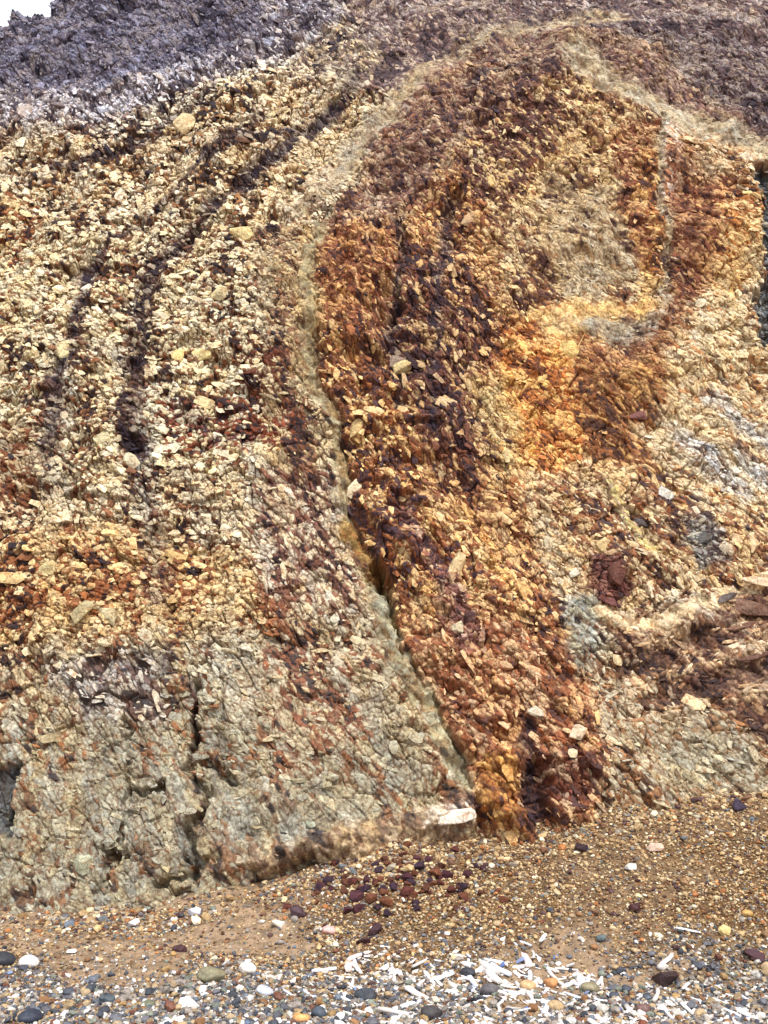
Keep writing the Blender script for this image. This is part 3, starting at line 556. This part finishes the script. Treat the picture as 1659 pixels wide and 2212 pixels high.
# stones set in the cliff: px, py, width px, height px, tilt deg, colour, proud, name, label
CLST = [
 (385, 765, 34, 30, 0, (240, 216, 150), .3, 'embedded_stone', 'small yellow cream block left of the pair set in the pale cliff face'),
 (435, 762, 46, 38, 10, (238, 220, 158), .3, 'embedded_stone', 'larger yellow cream block right of the pair set in the pale cliff face'),
 (186, 622, 30, 22, 15, (238, 232, 214), .5, 'embedded_stone', 'whitish rounded knob standing out at the top of the left dark band'),
 (55, 238, 40, 30, 20, (190, 176, 168), .3, 'embedded_stone', 'pale oval stone in the grey purple rock at the upper left'),
 (400, 268, 54, 36, -45, (226, 204, 160), .3, 'embedded_stone', 'split cream slab under the top dark streak of the cliff'),
 (525, 500, 60, 42, 20, (226, 206, 150), .25, 'embedded_stone', 'big cream slab right of the dark band in the upper left face'),
 (240, 975, 66, 34, -30, (206, 196, 156), .3, 'embedded_stone', 'long cream slab lying beside the foot of the left dark band'),
 (290, 1010, 54, 30, -50, (222, 210, 178), .3, 'embedded_stone', 'bright leaning slab below the end of the second dark band'),
 (475, 640, 46, 34, 0, (216, 202, 158), .3, 'embedded_stone', 'cream block above the middle of the left face'),
 (440, 860, 60, 26, -10, (226, 208, 160), .25, 'embedded_stone', 'flat cream slab in the middle of the left face'),
 (150, 770, 50, 44, 30, (212, 198, 154), .15, 'embedded_stone', 'broad cracked cream block in the left face between the dark bands'),
 (190, 1340, 56, 64, 0, (190, 176, 136), .25, 'embedded_stone', 'left one of two upright tan blocks under the orange stain'),
 (245, 1345, 42, 56, 0, (196, 184, 146), .25, 'embedded_stone', 'right one of two upright tan blocks under the orange stain'),
 (110, 1230, 60, 44, -10, (206, 190, 142), .2, 'embedded_stone', 'cracked yellowish block inside the orange stained band'),
 (712, 1280, 20, 30, 10, (206, 202, 184), .6, 'embedded_stone', 'small white upright stone left of the clay seam, upper of two'),
 (722, 1330, 24, 26, 0, (204, 198, 176), .6, 'embedded_stone', 'small white stone left of the clay seam, lower of two'),
 (990, 1225, 46, 60, -20, (222, 196, 150), .35, 'embedded_stone', 'cream stone with a rust red core in the middle of the rust slab'),
 (992, 1222, 24, 34, -20, (130, 62, 36), 1.1, 'embedded_stone', 'rust red core stone seated in the cream stone of the slab'),
 (990, 1360, 34, 30, 10, (206, 192, 160), .6, 'embedded_stone', 'pale blocky stone in the lower rust slab'),
 (765, 1050, 30, 50, -25, (228, 210, 176), .35, 'embedded_stone', 'bright white stone at the left edge of the rust slab'),
 (775, 940, 44, 40, 0, (214, 186, 132), .3, 'embedded_stone', 'knobbly yellow stone high on the left edge of the rust slab'),
 (1240, 1590, 36, 44, -35, (230, 206, 176), .5, 'embedded_stone', 'largest bright cream stone at the foot of the rust slab'),
 (1232, 1635, 26, 26, 0, (226, 206, 172), .5, 'embedded_stone', 'smaller cream stone right below the bright one at the slab foot'),
 (1155, 1545, 44, 26, -20, (226, 212, 188), .4, 'embedded_stone', 'white wedge stone left of the bright cream stones'),
 (1240, 1240, 30, 26, 0, (222, 214, 196), .6, 'embedded_stone', 'white lump at the top of the grey column'),
 (1300, 1185, 34, 26, 10, (216, 190, 140), .4, 'embedded_stone', 'tan block above the dark red cobble'),
 (1325, 1250, 50, 56, -30, (104, 66, 56), .0, 'embedded_stone', 'large dark red cobble in the right face'),
 (1385, 1130, 36, 22, -20, (92, 84, 84), .4, 'embedded_stone', 'dark grey flattened stone above the yellow streak'),
 (1505, 1170, 46, 50, -40, (92, 90, 88), .35, 'embedded_stone', 'dark ringed grey boulder at the right of the face'),
 (1435, 1068, 42, 34, -30, (214, 212, 202), .5, 'embedded_stone', 'bluish white stone in the pale right face'),
 (1385, 880, 52, 24, 0, (130, 88, 84), .5, 'embedded_stone', 'mauve flat stone under a small dark hollow'),
 (1515, 650, 30, 20, 20, (232, 220, 190), .5, 'embedded_stone', 'small bright block in the upper right pale rock'),
 (1230, 752, 50, 40, -10, (224, 192, 124), .25, 'embedded_stone', 'bright ochre yellow stone at the top of the orange zone'),
 (1018, 470, 26, 50, -35, (196, 164, 128), .35, 'embedded_stone', 'long pale stone beside the dark notch at the top of the slab'),
 (870, 800, 34, 50, -50, (196, 176, 128), .3, 'embedded_stone', 'fissured tan stone in the dark core of the slab'),
 (1640, 1268, 110, 26, -8, (226, 200, 168), .8, 'embedded_stone', 'long pinkish white ledge stone at the right edge'),
 (1620, 1320, 120, 40, -18, (128, 98, 84), .4, 'embedded_stone', 'brown slab under the white ledge stone at the right edge'),
 (1600, 1360, 90, 14, 14, (120, 88, 72), .9, 'embedded_stone', 'thin brown layer stone below the brown slab at the right edge'),
 (1620, 1425, 90, 14, 12, (104, 76, 66), .9, 'embedded_stone', 'dark brown layer stone low in the layered rock at the right edge'),
 (1560, 1300, 60, 18, 24, (110, 100, 98), .7, 'embedded_stone', 'dark grey wedge left of the white ledge stone'),
 (985, 1770, 96, 36, 6, (244, 230, 212), .9, 'embedded_stone', 'flat whitish block at the foot of the clay seam above the scree'),
 (670, 1775, 26, 24, 10, (176, 182, 160), .7, 'embedded_stone', 'small square greenish stone sticking out above the sandy ledge'),
 (100, 1590, 56, 24, 8, (176, 160, 126), .35, 'embedded_stone', 'tan brown lens shaped stone low in the left face'),
 (170, 1860, 60, 50, -30, (182, 182, 156), .2, 'embedded_stone', 'grey green slab near the foot of the left face'),
 (455, 1520, 50, 34, 10, (190, 182, 150), .3, 'embedded_stone', 'grey cream block right of the lower crack'),
 (850, 1610, 26, 34, 0, (190, 184, 160), .5, 'embedded_stone', 'pale knob in the grey rock left of the lower seam'),
 (880, 1412, 26, 40, -30, (186, 178, 150), .5, 'embedded_stone', 'narrow pale stone wedged at the edge of the lower clay seam'),
 (640, 1965, 26, 26, 0, (70, 52, 58), .7, 'embedded_stone', 'dark purple rock at the foot of the grey cliff'),
]
for i, (px, py, w, h, tl, col, proud, nm, lb) in enumerate(CLST):
    u, z = on_cliff(px, py); u2, _ = on_cliff(px + w, py); _, z2 = on_cliff(px, py - h)
    W_, H_ = u2 - u, (z2 - z) * math.hypot(1, LEAN); T_ = min(W_, H_) * .5
    a = math.radians(tl); ax = np.array([1., 0, 0]) * math.cos(a) + TUP * math.sin(a); ay = -np.array([1., 0, 0]) * math.sin(a) + TUP * math.cos(a)
    M = np.stack([ax, ay, NRM], -1)
    d = float(np.max(depth_at(np.array([u - W_ * .2, u, u + W_ * .2]), np.array([z, z, z]))))
    me = stone_mesh(nm, False, (W_ * .92, H_ * .92, T_ * .8), col, 500 + i, M=M)
    link(nm, me, tuple(cliff_pos(u, z, d + T_ * .30 * (proud - .45))), lb, 'stone', 'stones set in the cliff face')

# stones and driftwood on the ground: px, py, width, height px, colour, round?, label
GST = [
 (2, 2074, 56, 34, (52, 54, 62), 1, 'large dark slate stone cut by the left edge'), (62, 2078, 44, 28, (226, 220, 214), 1, 'white rounded stone right of the large dark slate stone'),
 (60, 2196, 60, 30, (50, 56, 72), 1, 'blue black stone in the lower left corner'), (458, 2106, 64, 36, (132, 126, 102), 1, 'olive grey flat boulder on the beach'),
 (534, 2095, 38, 30, (234, 226, 218), 1, 'bright white round stone right of the olive boulder'), (418, 1968, 30, 20, (220, 220, 232), 0, 'small bluish white stone at the foot of the cliff'),
 (376, 1988, 16, 12, (240, 228, 216), 1, 'tiny cream pebble on the sand patch'), (388, 2050, 34, 18, (78, 50, 54), 0, 'dark plum stone at the lower edge of the sand patch'),
 (600, 1998, 30, 18, (230, 222, 210), 0, 'cream white chip below the sandy ledge'), (710, 2010, 32, 20, (214, 170, 164), 1, 'pink rounded pebble on the beach'),
 (645, 1968, 38, 26, (70, 46, 54), 0, 'dark plum rock where the beach meets the cliff'), (810, 2008, 34, 28, (66, 40, 46), 0, 'dark maroon rock below the cobble heap'),
 (785, 2036, 32, 20, (70, 42, 46), 0, 'dark maroon rock lower left of the cobble heap'), (790, 2150, 46, 28, (60, 64, 72), 1, 'dark grey cobble among the white fragments'),
 (1435, 2110, 56, 42, (62, 42, 44), 0, 'big dark maroon boulder among the white fragments'), (1595, 1740, 36, 28, (66, 54, 74), 0, 'purple rock resting high on the scree'),
 (1257, 1832, 26, 26, (58, 40, 46), 0, 'dark rock in the middle of the scree'), (1373, 1964, 28, 22, (74, 40, 42), 0, 'dark red rock on the lower scree'),
 (1362, 1874, 26, 18, (220, 216, 210), 0, 'white square chip on the scree'), (1415, 1830, 34, 18, (210, 180, 160), 0, 'pinkish flat stone on the scree'),
 (1565, 2010, 26, 26, (216, 190, 130), 0, 'yellow tan stone low on the right scree'), (1630, 2062, 40, 28, (72, 40, 48), 0, 'maroon rock near the right edge'),
 (1615, 1975, 24, 18, (190, 150, 92), 1, 'ochre pebble near the right edge'), (1300, 2028, 24, 18, (86, 98, 102), 1, 'slate pebble on the lower scree'),
 (1110, 1868, 20, 14, (166, 150, 132), 0, 'grey brown stone on the upper scree'), (1090, 1945, 22, 16, (120, 70, 50), 0, 'rusty stone in the middle of the scree'),
 (1140, 2130, 34, 24, (196, 160, 120), 1, 'tan cobble among the white fragments'), (1190, 2122, 30, 26, (206, 150, 100), 1, 'orange cobble among the white fragments'),
 (1275, 2135, 40, 26, (128, 120, 96), 1, 'olive cobble among the white fragments'), (1060, 2140, 42, 30, (92, 88, 92), 1, 'grey cobble at the lower middle'),
 (1390, 2180, 34, 26, (110, 84, 80), 1, 'brown cobble at the lower right'), (1200, 2175, 34, 24, (172, 146, 110), 1, 'sandy cobble at the lower right'),
 (570, 2140, 44, 24, (196, 200, 214), 1, 'pale blue grey stone left of the middle foreground'), (410, 2170, 46, 24, (226, 226, 224), 0, 'white angular stone in the left foreground'),
 (230, 2160, 34, 24, (78, 88, 96), 1, 'slate blue cobble in the left foreground'), (320, 2170, 30, 20, (120, 124, 104), 1, 'greenish cobble in the left foreground'),
 (650, 2200, 36, 24, (206, 150, 96), 1, 'orange tan pebble in the foreground'), (690, 2190, 34, 28, (70, 78, 90), 1, 'dark blue pebble in the foreground'),
 (930, 2190, 50, 30, (70, 66, 68), 1, 'dark cobble at the bottom middle'), (1010, 2100, 34, 20, (56, 58, 66), 1, 'dark flat pebble where the white fragments begin'),
]
for i, (px, py, w, h, col, rd, lb) in enumerate(GST):
    x, y, z = hit_ground(px, py + h * .3); k = 2 * TH / 1659 * y * 1.02
    W_ = w * k; H_ = h * k * .9; D_ = (W_ + H_) * .5
    me = stone_mesh('beach_stone', rd, (W_, D_, H_), col, 700 + i, M=rotz(np.array([random.Random(i).uniform(-.5, .5)]))[0], mat=M_PEB)
    link('beach_stone', me, (x, y, z + H_ * .28), lb, 'stone', 'stones lying on the beach and scree')
# purple cobbles heaped on the scree, each its own thing
rr = random.Random(5)
_c = random.Random(77); COB = [(840 + _c.gauss(0, 95), 1915 + _c.gauss(0, 32), _c.uniform(10, 20)) for _ in range(70)] + [(940, 1895, 30), (905, 1880, 24), (965, 1900, 26), (880, 1905, 24), (760, 1915, 26), (795, 1905, 22), (850, 1925, 26), (880, 1935, 28), (920, 1925, 24), (1000, 1920, 28), (975, 1930, 22), (770, 1945, 30), (800, 1950, 26), (835, 1955, 26), (745, 1930, 18), (690, 1925, 18), (900, 1960, 20), (860, 1875, 20), (820, 1885, 20), (925, 1862, 18), (1045, 1880, 16), (775, 1970, 24), (750, 1975, 20), (985, 1970, 16), (955, 1875, 18), (870, 1850, 18), (1010, 1895, 20), (830, 1935, 20), (790, 1925, 22), (815, 1968, 20)]
CL = [((82, 48, 56), 'plum purple'), ((96, 60, 46), 'rusty brown'), ((62, 44, 58), 'near black purple'), ((116, 72, 52), 'orange brown'), ((92, 50, 44), 'dark red')]
for i, (px, py, w) in enumerate(COB):
    x, y, z = hit_ground(px, py); k = 2 * TH / 1659 * y; s = w * k; ci = rr.randrange(5); col, cn = CL[ci]
    me = stone_mesh('cobble', 0, (s * rr.uniform(.9, 1.2), s, s * rr.uniform(.7, .95)), col, 900 + i, M=rotz(np.array([rr.uniform(0, 6)]))[0], mat=M_ROCK)
    link('cobble', me, (x, y, z + s * .25), '%s angular cobble in the heap left of the scree' % cn, 'cobble', 'dark cobbles heaped on the scree')

# bleached white rods and chips thrown up by the sea
def rod_mesh(L, rad, bend, col, seed):
    r = random.Random(seed); NS, NR = 6, 6; V = []; F = []
    for i in range(NS):
        t = i / (NS - 1); taper = (1 - .18 * t) * (.86 if i in (0, NS - 1) else 1)
        cx = (t - .5) * L; cy = bend * L * (t - .5) ** 2 * 4; cz = r.uniform(-.08, .08) * rad
        for j in range(NR):
            a = j / NR * 2 * math.pi; q = rad * taper * (1 + r.uniform(-.2, .2)); V.append((cx + r.uniform(-.05, .05) * rad, cy + q * math.cos(a), cz + q * .75 * math.sin(a)))
    for i in range(NS - 1):
        for j in range(NR):
            F.append((i * NR + j, i * NR + (j + 1) % NR, (i + 1) * NR + (j + 1) % NR, (i + 1) * NR + j))
    V.append((-L / 2 - rad * .15, bend * L, 0)); V.append((L / 2 + rad * .15, bend * L, 0)); a, b = len(V) - 2, len(V) - 1; T = []
    for j in range(NR): T.append((a, (j + 1) % NR, j)); T.append((b, (NS - 1) * NR + j, (NS - 1) * NR + (j + 1) % NR))
    V = np.array(V); C = np.repeat(lin(col)[None], len(V), 0) * (1 + .15 * (np.random.default_rng(seed).random(len(V)) - .5))[:, None]
    return mesh_from('bleached_rod', V, [np.array(F), np.array(T)], C, M_WHITE, np.concatenate([np.ones(len(F), bool), np.zeros(len(T), bool)]))
WC = [(244, 240, 238), (230, 224, 222), (236, 218, 212), (212, 206, 200), (220, 226, 240)]
RODS = [rod_mesh(1.0, .085 + .03 * (i % 3), (.0, .05, -.06, .10, .02)[i % 5], WC[i % 5], 40 + i) for i in range(15)]
CHIP = [stone_mesh('shell_chip', 0, (1, .8, .34), WC[i % 5], 60 + i, mat=M_WHITE) for i in range(8)]
BLUE = [stone_mesh('shell_chip', 0, (1, .7, .34), ((96, 116, 168), (140, 156, 196))[i % 2], 80 + i, mat=M_WHITE) for i in range(4)]
HAND = [(1487, 2016, 46, -8, 'single white rod lying on the right scree away from the others'), (1445, 2078, 46, 25, 'long white rod left above the maroon boulder'), (1503, 2090, 26, 20, 'white rod right beside the maroon boulder'),
        (862, 2195, 90, -8, 'long white rod at the bottom left of the fragment drift'), (880, 2177, 60, 15, 'curved white rod above the long bottom rod'), (955, 2115, 50, 12, 'white rod in the left of the fragment drift'),
        (1012, 2082, 34, 78, 'upright looking white rod at the upper left of the drift'), (870, 1944, 22, -60, 'white rod on the dark cobble heap'), (1100, 2082, 18, 0, 'short flat white piece beside the upright rod'),
        (1130, 2040, 30, -30, 'white rod at the top of the drift'), (1175, 2030, 30, 40, 'white rod at the top right of the drift'), (1230, 2130, 34, 25, 'white rod in the middle of the drift'),
        (1300, 2120, 34, 55, 'leaning white rod left of the maroon boulder'), (1370, 2196, 46, -50, 'leaning white rod near the bottom edge'), (700, 2100, 50, 4, 'flat cream rod on the sand left of the drift'), (1490, 2190, 40, -60, 'steep white rod at the lower right')]
def place_rod(px, py, wpx, ang, name, label, group, mesh, thick=1.0, cat='rod'):
    x, y, z = hit_ground(px, py); k = 2 * TH / 1659 * y; dx = wpx * k * math.cos(math.radians(ang)); dy = wpx * k * math.sin(math.radians(ang)) * 2.4
    L = min(math.hypot(dx, dy), wpx * k * 1.6)
    o = link(name, mesh, (x, y, z + L * .06), label, cat, group); o.scale = (L, L * thick, L * thick)
    o.rotation_euler = (rr.uniform(-.2, .2), -rr.uniform(.0, .16) * (1 if dy > 0 else -1), math.atan2(dy, dx)); return o
for i, (px, py, w, a, lb) in enumerate(HAND): place_rod(px, py, w, a, 'bleached_rod', lb, 'bleached white rods on the beach', RODS[i % 15], .8)
def drift_ok(px, py):
    top = np.interp(px, [300, 560, 760, 850, 960, 1060, 1180, 1300, 1420, 1659], [2170, 2100, 2060, 2030, 2060, 2040, 2050, 2110, 2130, 2150])
    dens = np.interp(px, [0, 500, 760, 900, 1450, 1659], [.05, .12, .4, 1, 1, .55]); return py > top and rr.random() < dens * min(1, .25 + (py - top) / 60)
n = 0
while n < 280:
    px, py = rr.uniform(60, 1655), rr.uniform(2020, 2225)
    if not drift_ok(px, py): continue
    w = rr.choice([11, 14, 18, 23, 30, 40]) * rr.uniform(.8, 1.2); part_ = 'left' if px < 800 else ('middle' if px < 1250 else 'right')
    place_rod(px, py, w, rr.uniform(-90, 90) if rr.random() < .4 else rr.uniform(-35, 35), 'bleached_rod', '%s bleached white rod in the %s part of the drift' % ('short' if w < 24 else 'long', part_), 'bleached white rods on the beach', RODS[rr.randrange(15)], (.85 if w > 22 else 1.25) * rr.uniform(.7, 1.2)); n += 1
n = 0
while n < 285:
    px, py = rr.uniform(0, 1655), rr.uniform(1990, 2225)
    if not (drift_ok(px, py) or (py > 2060 and rr.random() < .12)): continue
    w = rr.choice([7, 9, 12, 15, 20]) * rr.uniform(.8, 1.2); x, y, z = hit_ground(px, py); s = w * 2 * TH / 1659 * y; part_ = 'left' if px < 800 else ('middle' if px < 1250 else 'right')
    bl = rr.random() < .08
    o = link('shell_chip', (BLUE if bl else CHIP)[rr.randrange(4 if bl else 8)], (x, y, z + s * .2), '%s %s chip among pebbles in the %s foreground' % ('small' if w < 15 else 'broad', 'blue' if bl else 'white', part_), 'shell chip', 'white chips on the beach'); o.scale = (s, s, s)
    o.rotation_euler = (rr.uniform(-.5, .5), rr.uniform(-.5, .5), rr.uniform(0, 6.28)); n += 1
# larger pebbles, each its own thing
PN = ['white', 'grey', 'slate grey', 'dark blue grey', 'tan', 'brown', 'bright white', 'blue', 'ochre', 'dark red', 'greenish grey']
PC = [tuple(int(v) for v in c) for c in ((214, 208, 200), (150, 140, 132), (104, 104, 112), (70, 74, 84), (176, 152, 118), (150, 108, 72), (236, 232, 230), (104, 118, 140), (184, 146, 96), (118, 66, 50), (130, 136, 124))]
PM = [[stone_mesh('pebble', 1, (1.15, 1, .68), PC[c], 1200 + c * 3 + q) for q in range(3)] for c in range(11)]
n = 0
while n < 290:
    px, py = rr.uniform(0, 1659), 2225 - 250 * rr.random() ** 1.5
    ci = rr.choices(range(11), PW)[0]
    w = rr.choice([7, 9, 11, 13, 15, 20]) * rr.uniform(.85, 1.15) * (1 if py > 2080 else .7); x, y, z = hit_ground(px, py); s = w * 2 * TH / 1659 * y
    o = link('pebble', PM[ci][rr.randrange(3)], (x, y, z + s * .2), '%s rounded pebble on the %s of the beach' % (PN[ci], 'left' if px < 700 else 'right'), 'pebble', 'larger pebbles on the beach'); o.scale = (s, s, s)
    o.rotation_euler = (rr.uniform(-.3, .3), rr.uniform(-.3, .3), rr.uniform(0, 6.28)); n += 1
